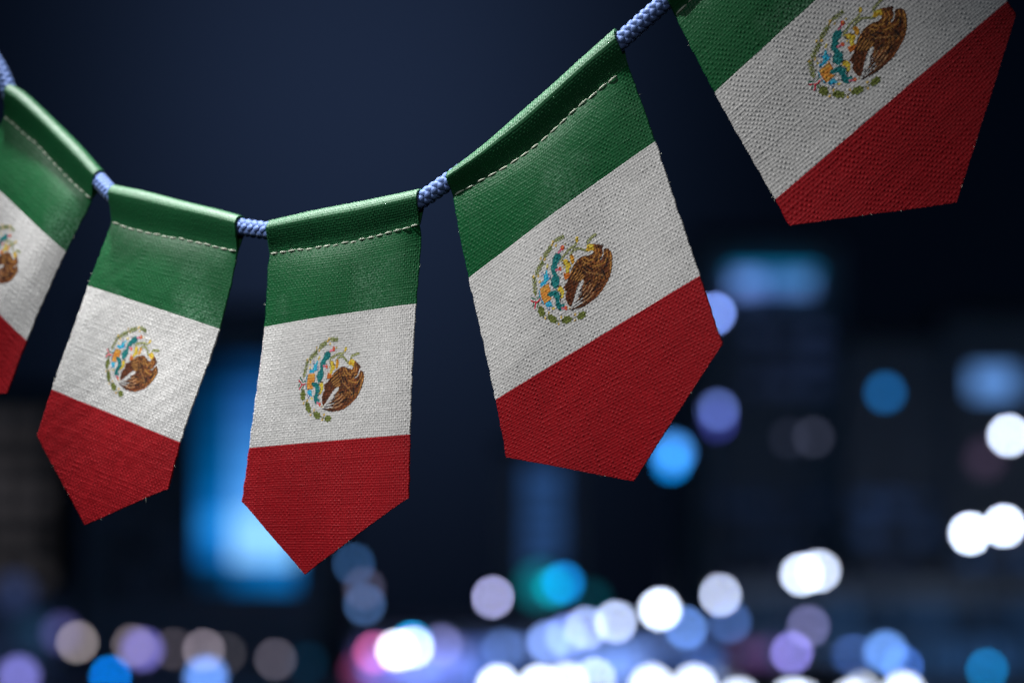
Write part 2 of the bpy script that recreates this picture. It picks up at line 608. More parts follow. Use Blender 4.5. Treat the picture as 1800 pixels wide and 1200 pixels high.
# pale feather edges, dark hollows, leading edge of the wing
for a, b in (((640, 540), (712, 400)), ((668, 560), (742, 420)), ((700, 565), (775, 440)), ((732, 560), (800, 450)), ((764, 556), (830, 460)), ((800, 540), (850, 470))):
    stroke([b, a], 9, (40, 20, 12), 1, only=1)
    stroke([(b[0] + 12, b[1]), (a[0] + 12, a[1])], 8, (176, 124, 62), 1, only=1)
for pts in (((800, 300), (860, 330), (900, 320)), ((840, 270), (900, 290), (950, 260)), ((1180, 100), (1206, 200), (1205, 320)), ((1130, 95), (1150, 160), (1120, 240), (1040, 300), (960, 330)),
            ((1010, 120), (1040, 180), (1020, 230)), ((970, 120), (985, 190), (960, 240))):
    stroke(pts, 9, (178, 126, 58), 1, only=1)
for pts in (((1146, 190), (1150, 260), (1120, 290)), ((900, 360), (960, 370)), ((880, 400), (830, 380)), ((1090, 330), (1130, 360), (1100, 420)), ((1020, 230), (1000, 262)), ((940, 500), (900, 560)), ((1060, 500), (1000, 600))):
    stroke(pts, 22, (26, 15, 11), 1, only=1)
for i in range(6):
    x, y = 880 + i * 44, 420 - i * 6
    stroke([(x - 14, y - 4), (x, y + 8), (x + 16, y - 4)], 5, (196, 150, 92), 1, only=1)
stroke([(1206, 330), (1170, 440), (1110, 550), (1050, 640)], 9, (134, 76, 34), 1, only=1)
for k_, (a, b) in enumerate((((905, 792), (725, 894)), ((880, 730), (745, 858)), ((880, 690), (762, 808)), ((862, 650), (808, 728)), ((856, 600), (818, 650)))):
    stroke([a, b], 8, (20, 14, 12), 1)
for pts in (((868, 778), (960, 690), (1010, 610)), ((880, 725), (950, 640), (990, 560)), ((872, 680), (930, 600), (960, 530)), ((862, 640), (905, 560))):
    stroke(pts, 6, (190, 150, 110), 1, only=1)
# beak, legs, claws
poly([(848, 184), (858, 132), (898, 100), (940, 92), (958, 160), (922, 166), (884, 190), (860, 200)], (192, 150, 40), 1)
stroke([(880, 130), (930, 118)], 10, (224, 190, 84), 1)
stroke([(870, 165), (915, 150)], 7, (116, 88, 22), 1)
ell(985, 118, 9, 9, 0, (24, 16, 10), 1)
poly([(632, 308), (664, 288), (694, 318), (708, 366), (684, 404), (652, 372)], (188, 134, 36), 1)
stroke([(640, 310), (662, 300), (676, 330)], 12, (150, 80, 24), 1)
poly([(542, 396), (592, 368), (630, 384), (652, 392), (668, 420), (642, 452), (650, 500), (606, 526), (592, 444), (560, 428)], (196, 156, 42), 1)
stroke([(580, 400), (612, 440), (622, 500)], 8, (228, 194, 88), 1)
stroke([(536, 424), (572, 436)], 13, (22, 20, 14), 1)
stroke([(612, 392), (640, 378)], 13, (22, 20, 14), 1)
poly([(576, 520), (604, 524), (648, 498), (668, 520), (640, 566), (604, 592), (578, 562)], (172, 92, 32), 1)
stroke([(600, 590), (596, 604)], 9, (26, 18, 12), 1)

# soften the ink a little, as print bleeds into cloth
for _ in range(2):
    acc, wgt = np.zeros_like(ink), np.zeros((EH, EW, 1))
    for dy in (-1, 0, 1):
        for dx in (-1, 0, 1):
            same = (np.roll(iid, (dy, dx), (0, 1)) == iid)[..., None] & (iid > 0)[..., None]
            k_ = (2 - abs(dy)) * (2 - abs(dx)) * same
            acc += np.roll(ink, (dy, dx), (0, 1)) * k_
            wgt += k_
    ink = np.where(wgt > 0, acc / np.maximum(wgt, 1), ink)

# ------------------------------------------------------------------ flags
Q5 = np.array([(1257, 163), (1652, -197), (1770, 3), (1363.5, 350)], float)   # white band of the nearest flag


def bilin(q, s, t):
    s, t = s[..., None], t[..., None]
    return q[0] * (1 - s) * (1 - t) + q[1] * s * (1 - t) + q[2] * s * t + q[3] * (1 - s) * t


def rowpts(poly_, s):
    p = np.array(poly_, float)
    cum = np.concatenate([[0], np.cumsum(np.hypot(*(p[1:] - p[:-1]).T))])
    cum /= cum[-1]
    if len(p) > 2:   # smooth it
        ss = np.linspace(0, 1, 41)
        xs, ys = np.interp(ss, cum, p[:, 0]), np.interp(ss, cum, p[:, 1])
        for _ in range(14):
            xs[1:-1] = (xs[:-2] + 2 * xs[1:-1] + xs[2:]) / 4
            ys[1:-1] = (ys[:-2] + 2 * ys[1:-1] + ys[2:]) / 4
        return np.interp(s, ss, xs), np.interp(s, ss, ys)
    return np.interp(s, cum, p[:, 0]), np.interp(s, cum, p[:, 1])


def snoise(u, v, f, seed, n=6):
    g = np.random.default_rng(seed)
    o = 0
    for _ in range(n):
        a, b, c = g.uniform(-1, 1), g.uniform(-1, 1), g.uniform(0, 6.28)
        o = o + np.sin(f * (a * u + b * v) * 2 * math.pi + c)
    return o / math.sqrt(n)


def weave(u, v, seed):
    u = u + 0.16 * snoise(u, v, 0.07, seed) + 0.05 * snoise(u, v, 0.5, seed + 3)
    v = v + 0.16 * snoise(u, v, 0.07, seed + 1) + 0.05 * snoise(u, v, 0.5, seed + 4)
    g = np.random.default_rng(seed)
    ta, tb = g.uniform(0.75, 1.2, 400), g.uniform(0.75, 1.2, 400)
    iu, iv = np.floor(u).astype(int), np.floor(v).astype(int)
    a, b = u - iu - 0.5, v - iv - 0.5
    wa, wb = np.sqrt(np.clip(1 - (2 * a) ** 2, 0, 1)), np.sqrt(np.clip(1 - (2 * b) ** 2, 0, 1))
    pa = np.cos(math.pi * (v - 0.5 - iu))
    pb = -np.cos(math.pi * (u - 0.5 - iv))
    ha = wa * (0.5 + 0.5 * pa) * ta[iu % 400]
    hb = 0.76 * wb * (0.5 + 0.5 * pb) * tb[iv % 400]
    slub = np.clip(snoise(u * 0.15, v, 0.9, seed + 9) - 1.2, 0, 1) * 0.22
    return np.maximum(ha, hb) + slub * wb


def quads(nr, nc):
    i = np.arange(nr - 1)[:, None] * nc + np.arange(nc - 1)[None, :]
    i = i.ravel()
    return np.stack([i, i + nc, i + nc + 1, i + 1], 1)


def grid_normals(X):
    du = np.gradient(X, axis=1)
    dv = np.gradient(X, axis=0)
    n = np.cross(dv, du)
    n /= np.linalg.norm(n, axis=-1, keepdims=True) + 1e-12
    return n


AMP = 0.00031


def sheet(fl, name, X, N, keep, mat, par, org, rims, back_step, vin=None):
    """front faces (fine), rims along the outer edges, and a plainer back sheet 0.5 mm behind"""
    nr, nc = X.shape[:2]
    q = quads(nr, nc)
    if keep is not None:
        q = q[keep.ravel()]
    V = [X.reshape(-1, 3)]
    F = [q]
    # outer edge strips
    Xb = X - N * 0.00055
    e = np.concatenate([q[:, [0, 1]], q[:, [1, 2]], q[:, [2, 3]], q[:, [3, 0]]])
    es = np.sort(e, 1)
    key = es[:, 0].astype(np.int64) * (nr * nc) + es[:, 1]
    uq, idx, c = np.unique(key, return_index=True, return_counts=True)
    be = e[idx[c == 1]]
    r0, r1 = be[:, 0] // nc, be[:, 1] // nc
    c0, c1 = be[:, 0] % nc, be[:, 1] % nc
    top = (r0 == 0) & (r1 == 0)
    bot = (r0 == nr - 1) & (r1 == nr - 1)
    ok = np.ones(len(be), bool)
    if 'top' not in rims:
        ok &= ~top
    if 'bottom' not in rims:
        ok &= ~bot
    be = be[ok]
    off = len(V[0])
    used, inv = np.unique(be, return_inverse=True)
    inv = inv.reshape(be.shape)
    V.append(Xb.reshape(-1, 3)[used])
    F.append(np.stack([be[:, 1], be[:, 0], off + inv[:, 0], off + inv[:, 1]], 1))
    off += len(used)
    # back sheet
    ri = np.unique(np.concatenate([np.arange(0, nr, back_step), [nr - 1]]))
    ci = np.unique(np.concatenate([np.arange(0, nc, back_step), [nc - 1]]))
    B = Xb[np.ix_(ri, ci)] - N[np.ix_(ri, ci)] * 0.0001
    qb = quads(len(ri), len(ci))[:, ::-1]
    if keep is not None:
        vb = vin[np.ix_(ri, ci)]
        kb = vb[:-1, :-1] & vb[1:, :-1] & vb[:-1, 1:] & vb[1:, 1:]
        qb = qb[kb.ravel()]
    V.append(B.reshape(-1, 3))
    F.append(qb + off)
    return mesh_obj(name, np.concatenate(V), np.concatenate(F), mat, par, org)


def capsule(pts, rad, ns=8):
    """closed tube through pts with radii; returns verts, faces(list of quads with tips collapsed)"""
    pts = np.array(pts)
    n = len(pts)
    V, F = [], []
    for i in range(n):
        t = pts[min(i + 1, n - 1)] - pts[max(i - 1, 0)]
        t /= np.linalg.norm(t)
        a = np.cross(t, FW)
        a /= np.linalg.norm(a)
        b = np.cross(t, a)
        for j in range(ns):
            q = 2 * math.pi * j / ns
            V.append(pts[i] + rad[i] * (a * math.cos(q) + b * 0.8 * math.sin(q)))
    for i in range(n - 1):
        for j in range(ns):
            F.append((i * ns + j, i * ns + (j + 1) % ns, (i + 1) * ns + (j + 1) % ns, (i + 1) * ns + j))
    return np.array(V), np.array(F)


FLAGS = [
    dict(label="leftmost pennant flag, cut off by the left edge of the photo, softly out of focus",
         top=[(22, 150), (40, 158), (80, 196), (140, 254), (180, 300)],
         st=[(8, 203), (30, 222), (50, 239), (70, 256), (90, 278), (112, 302), (136, 327), (161, 348)],
         wt=[(-36, 301), (116, 442)], wb=[(-95, 455), (46, 598)], cn=[(-118, 505), (12, 690)], tip=(-92, 706),
         z=(1.062, 1.034), nu=80, pitch=4.1, ss=3, s0=0.75, A=(0.8, 3.2), curl=(0.5, 1.5), ek=1.0, ed=(0.02, 0.0), seed=11, nst=16),
    dict(label="pennant flag second from the left, leaning a little, hanging left of the glowing blue screen",
         top=[(203, 326), (255, 336), (330, 356), (395, 371), (425, 380)],
         st=[(197, 389), (240, 403), (285, 413), (335, 422), (370, 430), (417, 441)],
         wt=[(159, 504), (386, 578)], wb=[(93, 685), (317, 777)], cn=[(65, 766), (295, 859)], tip=(147, 922),
         z=(1.020, 0.992), nu=80, pitch=4.2, ss=3, s0=0.45, A=(1.8, 1.2), curl=(0.5, 1.0), ek=1.0, ed=(0.0, 0.0), seed=23, nst=15),
    dict(label="middle pennant flag hanging almost straight down at the lowest point of the cord",
         top=[(478, 388), (560, 369), (650, 352), (740, 333)],
         st=[(475, 445), (545, 436), (617, 425), (692, 407), (737, 394)],
         wt=[(468, 575), (728, 533)], wb=[(439, 787), (719, 763)], cn=[(425, 881), (717, 875)], tip=(533, 1009),
         z=(0.984, 0.962), nu=84, pitch=4.35, ss=4, s0=0.38, A=(0.9, 2.4), curl=(0.4, 2.0), ek=0.95, ed=(0.0, 0.0), seed=37, nst=17),
    dict(label="large pennant flag second from the right, tilted, crisp in focus with whole crest showing",
         top=[(790, 302), (847, 260), (923, 192), (967, 155), (1013, 112), (1081, 52)],
         st=[(797, 343), (840, 320), (880, 298), (937, 262), (967, 234), (1013, 190), (1053, 157), (1103, 116)],
         wt=[(826, 488), (1150, 249)], wb=[(872, 702), (1229, 485)], cn=[(890, 803), (1269, 606)], tip=(1112, 846),
         z=(0.958, 0.936), nu=90, pitch=4.65, ss=4, s0=0.42, A=(1.2, 2.8), curl=(0.6, 1.6), ek=1.0, ed=(-0.024, -0.016), seed=41, nst=17),
    dict(label="rightmost and largest pennant flag, steeply tilted, cut off by the top edge",
         top=[(1165, -22), (1560, -392)], st=[(1187, 26), (1577, -345)],
         wt=[(1257, 163), (1652, -197)], wb=[(1363.5, 350), (1770, 3)], cn=[(1389.5, 396.5), (1786, 28)], tip=(1682, 356),
         z=(0.932, 0.925), nu=96, pitch=5.4, ss=4, s0=0.3, A=(1.0, 1.6), curl=(0.3, 1.0), ek=1.0, ed=(0.0, 0.0), seed=53, nst=18),
]
FLAG_GROUP = "pennant flags strung on the blue cord"


def build_flag(fl):
    ss = fl['ss']
    nu = fl['nu']
    nc = nu * ss + 1
    s = np.linspace(0, 1, nc)
    keys = [fl['top'], fl['st'], fl['wt'], fl['wb'], fl['cn']]
    KX, KY = zip(*[rowpts(k, s) for k in keys])
    KX, KY = list(KX), list(KY)
    # extend the two side edges until the row runs through the tip
    dL = np.array(fl['cn'][0], float) - fl['wb'][0]
    dR = np.array(fl['cn'][1], float) - fl['wb'][1]
    dL /= np.linalg.norm(dL)
    dR /= np.linalg.norm(dR)
    best = None
    for a in np.linspace(10, 500, 2000):
        l_ = np.array(fl['cn'][0]) + a * dL
        r_ = np.array(fl['cn'][1]) + a * 1.05 * dR
        d = np.cross(np.append(r_ - l_, 0), np.append(np.array(fl['tip']) - l_, 0))[2]
        if best is None or abs(d) < best[0]:
            best = (abs(d), a)
    a = best[1] + 4
    l_ = np.array(fl['cn'][0]) + a * dL
    r_ = np.array(fl['cn'][1]) + a * 1.05 * dR
    KX.append(l_[0] + (r_[0] - l_[0]) * s)
    KY.append(l_[1] + (r_[1] - l_[1]) * s)
    KX, KY = np.array(KX), np.array(KY)
    mid = nc // 2
    seg = np.array([np.hypot(KX[i + 1] - KX[i], KY[i + 1] - KY[i]).mean() for i in range(5)])
    cum = np.concatenate([[0], np.cumsum(seg)])
    # Hermite slopes along the length
    def slopes(K):
        m = np.zeros_like(K)
        for i in range(6):
            if i == 0:
                m[i] = (K[1] - K[0]) / seg[0]
            elif i == 5:
                m[i] = (K[5] - K[4]) / seg[4]
            elif i in (4,):
                m[i] = ((K[4] - K[3]) / seg[3] + (K[5] - K[4]) / seg[4]) / 2
            else:
                h0, h1 = seg[i - 1], seg[i]
                m[i] = ((K[i] - K[i - 1]) / h0 * h1 + (K[i + 1] - K[i]) / h1 * h0) / (h0 + h1)
        return m
    mx, my = slopes(KX), slopes(KY)

    def at(c):                       # c: lengths (array of rows) -> px,py grids
        c = np.asarray(c, float)
        i = np.clip(np.searchsorted(cum, c, side='right') - 1, 0, 4)
        h = seg[i][:, None]
        t = ((c - cum[i]) / seg[i])[:, None]
        h00, h10, h01, h11 = 2 * t**3 - 3 * t**2 + 1, t**3 - 2 * t**2 + t, -2 * t**3 + 3 * t**2, t**3 - t**2
        return (h00 * KX[i] + h10 * h * mx[i] + h01 * KX[i + 1] + h11 * h * mx[i + 1],
                h00 * KY[i] + h10 * h * my[i] + h01 * KY[i + 1] + h11 * h * my[i + 1])

    zL, zR = fl['z']

    def base(c):
        px, py = at(c)
        z = zL + (zR - zL) * s[None, :]
        z = z * (1 - 0.10 * (py - KY[0][None, :]) / FPX)
        return P(px, py, z), px, py

    mm = 1000.0
    pxm = (zL + zR) / 2 / FPX        # metres per frame pixel
    # rows of the flat sheet
    ns = [max(2, int(round(seg[i] / fl['pitch']))) for i in range(1, 5)]
    rows = [cum[1]]
    bounds = [0]
    for i in range(4):
        rows += list(np.linspace(cum[i + 1], cum[i + 2], ns[i] * ss + 1)[1:])
        bounds.append(len(rows) - 1)
    rows = np.array(rows)
    X, px, py = base(rows)
    N = grid_normals(X)
    sg = np.sign((N * -FW).sum(-1)).mean()
    N *= 1 if sg > 0 else -1
    v = np.arange(len(rows))[:, None] / ss + 0 * s[None, :]
    u = s[None, :] * nu + 0 * v
    d = (rows - cum[1]) * pxm * mm                       # mm below the seam
    D = d[:, None] + 0 * s[None, :]
    S = s[None, :] + 0 * D
    A0, A1 = fl['A']
    A = A0 + A1 * np.exp(-((S - fl['s0']) / 0.30) ** 2)
    rel = 0.35 + A * (1 - np.exp(-D / 6.5)) * (1 + 0.0 * D) - 0.018 * D * A * 0.6
    rel += 0.55 * snoise(S * 1.6, D / 60, 1.0, fl['seed']) * (1 - np.exp(-D / 10)) * 0.6
    rel += 0.022 * snoise(S * 9, D / 9, 1.0, fl['seed'] + 5)
    cl, cr = fl['curl']
    rel -= cr * np.clip((S - 0.80) / 0.20, 0, 1) ** 2 * (1 - np.exp(-D / 4)) * np.exp(-D / 60) * 2
    rel -= cl * np.clip((0.14 - S) / 0.14, 0, 1) ** 2
    Xs = X + N * (rel / mm)[..., None]
    N2 = grid_normals(Xs)
    N2 *= np.sign((N2 * -FW).sum(-1)).mean()
    amp = AMP * (fl['pitch'] / 4.6) ** 0.4
    wv = weave(u, v + 40, fl['seed'])
    # little loops of weft along the selvedges
    side = np.gradient(X, axis=1)
    side /= np.linalg.norm(side, axis=-1, keepdims=True)
    eL = np.clip(1 - S * nu / 0.8, 0, 1)
    eR = np.clip(1 - (1 - S) * nu / 0.8, 0, 1)
    saw = 0.5 + 0.5 * np.cos(2 * math.pi * (v + 0.25 * snoise(v, v * 0, 0.3, fl['seed'] + 8))) + 0.45 * snoise(v, v * 0, 0.23, fl['seed'] + 2)
    Xf = Xs + N2 * (wv * amp)[..., None] + side * ((eR - eL) * saw * 0.00033)[..., None]

    org = P(*[float(x) for x in (KX[0][mid], KY[0][mid])], (zL + zR) / 2)
    t_ = empty("pennant_flag", org, fl['label'], "flag", FLAG_GROUP)

    # pentagon cut
    pcx, pcy = px, py
    tx, ty = fl['tip']

    def above(p0, p1):
        ex, ey = p1[0] - p0[0], p1[1] - p0[1]
        L = math.hypot(ex, ey)
        dist = ((pcx - p0[0]) * ey - (pcy - p0[1]) * ex) / L
        al = ((pcx - p0[0]) * ex + (pcy - p0[1]) * ey) / L
        return dist + 0.22 * snoise(al / 9, al * 0, 1, fl['seed']) + 0.5 * snoise(al / 60, al * 0, 1, fl['seed'] + 1)
    inred = (np.arange(len(rows)) >= bounds[3] - 3)[:, None]
    vin = np.ones(px.shape, bool)
    for p0, p1 in ((fl['cn'][0], fl['tip']), (fl['tip'], fl['cn'][1])):
        ds = above(p0, p1)
        e_ = np.array([p1[0] - p0[0], p1[1] - p0[1]], float)
        e_ /= np.linalg.norm(e_)
        nx, ny = e_[1], -e_[0]                      # towards the inside
        mv = np.where((ds < 0) & (ds > -6) & inred, -ds, 0)
        Xf = Xf + ((mv * nx)[..., None] * RT - (mv * ny)[..., None] * UP) * pxm
        vin &= (ds > 0) | ~inred
    keep = vin[:-1, :-1] | vin[1:, :-1] | vin[:-1, 1:] | vin[1:, 1:]
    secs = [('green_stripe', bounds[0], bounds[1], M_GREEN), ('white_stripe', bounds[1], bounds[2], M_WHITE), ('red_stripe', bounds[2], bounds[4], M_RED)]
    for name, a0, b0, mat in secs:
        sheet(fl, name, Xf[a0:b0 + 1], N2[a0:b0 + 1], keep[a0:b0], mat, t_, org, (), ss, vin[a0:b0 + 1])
        if name == 'white_stripe':
            # crest printed on the cloth: same weave, a hair proud of it
            W = Xf[a0:b0 + 1] + N2[a0:b0 + 1] * 0.00005
            nr = b0 - a0 + 1
            fs = (s[:-1] + s[1:])[None, :] / 2 + np.zeros((nr - 1, 1))
            ft = (np.arange(nr - 1) + 0.5)[:, None] / (nr - 1) + np.zeros((1, nc - 1))
            fs = (fs - 0.5 - fl['ed'][0]) * fl['ek'] + 0.5
            ft = (ft - 0.5 - fl['ed'][1]) * fl['ek'] + 0.5
            pt = bilin(Q5, fs, ft)
            ex = (pt[..., 0] - 1400) * 6.314
            ey = pt[..., 1] * 6.316
            ei = ((ey - EY0) / ES).astype(int)
            ej = ((ex - EX0) / ES).astype(int)
            inside = (ei >= 0) & (ei < EH) & (ej >= 0) & (ej < EW)
            ei, ej = np.clip(ei, 0, EH - 1), np.clip(ej, 0, EW - 1)
            idm = np.where(inside, iid[ei, ej], 0)
            colm = np.clip(ink[ei, ej] * 1.75, 0, 0.85)
            Q = quads(nr, nc)
            allv = W.reshape(-1, 3)
            coa = None
            for k, nm in IDS.items():
                m = (idm == k).ravel()
                if not m.any():
                    continue
                fq = Q[m]
                us, inv = np.unique(fq, return_inverse=True)
                if coa is None:
                    cpos = allv[us].mean(0)
                    coa = bpy.data.objects.new("coat_of_arms", None)
                    coa.empty_display_size = 0.01
                    COL.objects.link(coa)
                    coa.parent = t_
                    coa.location = cpos - org
                o = mesh_obj(nm, allv[us], inv.reshape(fq.shape), M_INK, coa, cpos)
                ca = o.data.color_attributes.new('ink', 'FLOAT_COLOR', 'CORNER')
                cc = np.repeat(colm.reshape(-1, 3)[m], 4, axis=0)
                ca.data.foreach_set('color', np.concatenate([cc, np.ones((len(cc), 1))], 1).astype(np.float32).ravel())

    # casing wrapped round the cord: back layer, over the top, front layer down to the seam
    L = seg[0] * pxm * mm
    rr = 4.65 if fl['seed'] == 41 else 4.75
    th = np.linspace(-math.radians(80), math.radians(80), 50)
    prof = [(-0.75, L * 1.0)]
    arc = [(rr * math.sin(q), rr * (1 - math.cos(q))) for q in th]
    def tail(p0, p1, t0, n=14):
        o = []
        for i in range(1, n):
            w = i / n
            w2 = 0.6 * w + 0.4 * w * w * (3 - 2 * w)
            o.append((p0[0] + (p1[0] - p0[0]) * w2, p0[1] + (p1[1] - p0[1]) * w))
        return o
    path = [(-0.75, L)] + tail((-0.75, L), arc[0], None) + arc + tail(arc[-1], (0.38, L), None) + [(0.38, L)]
    path = np.array(path)
    pl = np.concatenate([[0], np.cumsum(np.hypot(*(path[1:] - path[:-1]).T))])
    nrow = int(round(pl[-1] / mm / (fl['pitch'] * pxm))) * ss + 1
    q = np.linspace(0, pl[-1], nrow)
    pn, pd = np.interp(q, pl, path[:, 0]), np.interp(q, pl, path[:, 1])
    for _ in range(2):
        pn[1:-1] = (pn[:-2] + 2 * pn[1:-1] + pn[2:]) / 4
        pd[1:-1] = (pd[:-2] + 2 * pd[1:-1] + pd[2:]) / 4
    Xc, cpx, cpy = base(np.clip(pd / L, 0, 1) * seg[0])
    n0 = N[0][None, :, :]
    # slight slackness of the tube along its length
    sl = 1.03 + 0.03 * snoise(s * 2.2, s * 0, 1.0, fl['seed'] + 6)
    Xc = Xc + n0 * (pn[:, None] * sl[None, :] / mm)[..., None]
    Nc = grid_normals(Xc)
    cen = base(np.full(nrow, min(rr / L, 1) * seg[0]))[0]
    if ((Xc - cen) * Nc).sum(-1)[nrow // 3: -nrow // 3].mean() < 0:
        Nc *= -1
    vc = 40 - (nrow - 1 - np.arange(nrow))[:, None] / ss + 0 * s[None, :]
    uc = s[None, :] * nu + 0 * vc
    sawc = 0.5 + 0.5 * np.cos(2 * math.pi * vc) + 0.3 * snoise(vc, vc * 0, 0.23, fl['seed'] + 2)
    eLc, eRc = np.clip(1 - s * nu / 0.8, 0, 1)[None, :], np.clip(1 - (1 - s) * nu / 0.8, 0, 1)[None, :]
    sidec = np.gradient(Xc, axis=1)
    sidec /= np.linalg.norm(sidec, axis=-1, keepdims=True)
    Xc = Xc + Nc * (weave(uc, vc, fl['seed']) * amp)[..., None] + sidec * ((eRc - eLc) * sawc * 0.0003)[..., None]
    sheet(fl, 'hem_casing', Xc, Nc, None, M_HEM, t_, org, (), ss * 2)

    # stitches along the seam, each a short thread pulled into the cloth at both ends
    nst = fl['nst']
    seam = Xs[0]
    g = np.random.default_rng(fl['seed'] + 77)
    for i in range(nst):
        w = 0.80 + g.uniform(-0.06, 0.08)
        sa = (i + 0.10 + g.uniform(-0.03, 0.03)) / nst
        sb = min((i + 0.10 + w) / nst, 0.995)
        sa = max(sa, 0.004)
        if i == nst - 1 and fl['seed'] in (41,):
            continue
        pts, rad = [], []
        jit = g.uniform(-0.00025, 0.00025)
        tilt = g.uniform(-0.0003, 0.0003)
        for j in range(9):
            f = j / 8
            k = (sa + (sb - sa) * f) * (nc - 1)
            k0 = int(min(k, nc - 2))
            p = seam[k0] * (1 - k + k0) + seam[k0 + 1] * (k - k0)
            h = 0.00075 * math.sin(math.pi * f) ** 0.5 + 0.0001
            p = p + N[0][k0] * h - UP * (jit + tilt * (f - 0.5) + 0.0004)
            pts.append(p)
            rad.append(0.00030 * (0.45 + 0.75 * math.sin(math.pi * min(max(f, 0.02), 0.98)) ** 0.6))
        V, F = capsule(pts, rad)
        mesh_obj("stitch", V, F, M_THREAD, t_, org)
    # loose fibres standing out of the raw edges
    VV, FF, off = [], [], 0
    outer = []
    for _ in range(9):
        k = int(g.integers(len(rows) * 0.02, bounds[3]))
        outer.append((Xf[k, 0], -side[k, 0]) if g.random() < 0.5 else (Xf[k, -1], side[k, -1]))
    for p0, p1 in ((fl['cn'][0], fl['tip']), (fl['tip'], fl['cn'][1])):
        for _ in range(4):
            f = g.uniform(0.03, 0.97)
            x, y = p0[0] + (p1[0] - p0[0]) * f, p0[1] + (p1[1] - p0[1]) * f
            kk = np.argmin((px - x) ** 2 + (py - y) ** 2)
            a_, b_ = divmod(int(kk), nc)
            outer.append((Xf[a_, b_], -UP * 1.0 + RT * g.uniform(-0.4, 0.4)))
    for p, dr in outer:
        ln = g.uniform(0.0004, 0.0012)
        bend = g.normal(size=3) * 0.5
        pts = [p - dr * 0.0003 + dr * ln * q + bend * ln * q * q for q in np.linspace(0, 1, 5)]
        v_, f_ = capsule(pts, [0.00006, 0.00006, 0.00005, 0.00004, 0.00002], 4)
        VV.append(v_)
        FF.append(f_ + off)
        off += len(v_)
    fo = mesh_obj("loose_fibres", np.concatenate(VV), np.concatenate(FF), M_THREAD, t_, org)
    fo["kind"] = "stuff"
    ax = base(np.array([min(rr / L, 1) * seg[0]]))[0][0]
    return [ax[int(k * (nc - 1))] for k in (0.01, 0.12, 0.25, 0.4, 0.55, 0.7, 0.85, 0.99)]


AXES = [build_flag(fl) for fl in FLAGS]

# ------------------------------------------------------------------ braided cord
cp = np.array([P(-150, -75, 1.09), P(-60, 40, 1.078), P(-2, 118, 1.068)] + sum(AXES, []) + [P(1680, -480, 0.925)])


def catmull(p, n):
    o = []
    for i in range(len(p) - 1):
        p0, p1, p2, p3 = p[max(i - 1, 0)], p[i], p[i + 1], p[min(i + 2, len(p) - 1)]
        for t in np.linspace(0, 1, n, endpoint=False):
            o.append(0.5 * ((2 * p1) + (-p0 + p2) * t + (2 * p0 - 5 * p1 + 4 * p2 - p3) * t * t + (-p0 + 3 * p1 - 3 * p2 + p3) * t**3))
    o.append(p[-1])
    return np.array(o)


path = catmull(cp, 30)
for _ in range(50):
    path[1:-1] = (path[:-2] + 2 * path[1:-1] + path[2:]) / 4
cl = np.concatenate([[0], np.cumsum(np.linalg.norm(path[1:] - path[:-1], axis=1))])
STEP = 0.00045
nn = int(cl[-1] / STEP)
zz = np.linspace(0, cl[-1], nn)
pc = np.stack([np.interp(zz, cl, path[:, i]) for i in range(3)], 1)
T = np.gradient(pc, axis=0)
T /= np.linalg.norm(T, axis=1, keepdims=True)
Bn = np.cross(T, FW)
Bn /= np.linalg.norm(Bn, axis=1, keepdims=True)
Nn = np.cross(Bn, T)
cord_o = pc[nn // 2]
cord = empty("cord", cord_o, "braided blue cord strung through the hems of all the pennant flags", "cord")
K, LEAD, R0, AA = 4, 0.0126, 0.00252, 0.00045
NS = 8
for sgn in (1, -1):
    for i in range(K):
        ph = 2 * math.pi * i / K + sgn * 2 * math.pi * zz / LEAD
        r = R0 + sgn * AA * np.cos(K * 2 * math.pi * zz / LEAD)
        C = pc + r[:, None] * (np.cos(ph)[:, None] * Bn + np.sin(ph)[:, None] * Nn)
        t = np.gradient(C, axis=0)
        t /= np.linalg.norm(t, axis=1, keepdims=True)
        rad = np.cos(ph)[:, None] * Bn + np.sin(ph)[:, None] * Nn
        tan = np.cross(t, rad)
        tan /= np.linalg.norm(tan, axis=1, keepdims=True)
        tw = 2 * math.pi * zz / 0.0035
        V = []
        for j in range(NS):
            q = 2 * math.pi * j / NS
            lob = 1 + 0.10 * np.cos(3 * q + tw)
            V.append(C + (0.00135 * math.cos(q) * lob)[:, None] * tan + (0.00074 * math.sin(q) * lob)[:, None] * rad)
        V = np.stack(V, 1).reshape(-1, 3)
        a = (np.arange(nn - 1)[:, None] * NS + np.arange(NS)[None, :]).ravel()
        b = (np.arange(nn - 1)[:, None] * NS + (np.arange(NS)[None, :] + 1) % NS).ravel()
        F = np.stack([a, b, b + NS, a + NS], 1)
        mesh_obj("strand", V, F, M_CORD, cord, cord_o)
V = []
for j in range(8):
    q = 2 * math.pi * j / 8
    V.append(pc[::6] + 0.0026 * (math.cos(q) * Bn[::6] + math.sin(q) * Nn[::6]))
m_ = len(pc[::6])
V = np.stack(V, 1).reshape(-1, 3)
a = (np.arange(m_ - 1)[:, None] * 8 + np.arange(8)[None, :]).ravel()
b = (np.arange(m_ - 1)[:, None] * 8 + (np.arange(8)[None, :] + 1) % 8).ravel()
mesh_obj("cord_core", V, np.stack([a, b, b + 8, a + 8], 1), M_CORE, cord, cord_o)

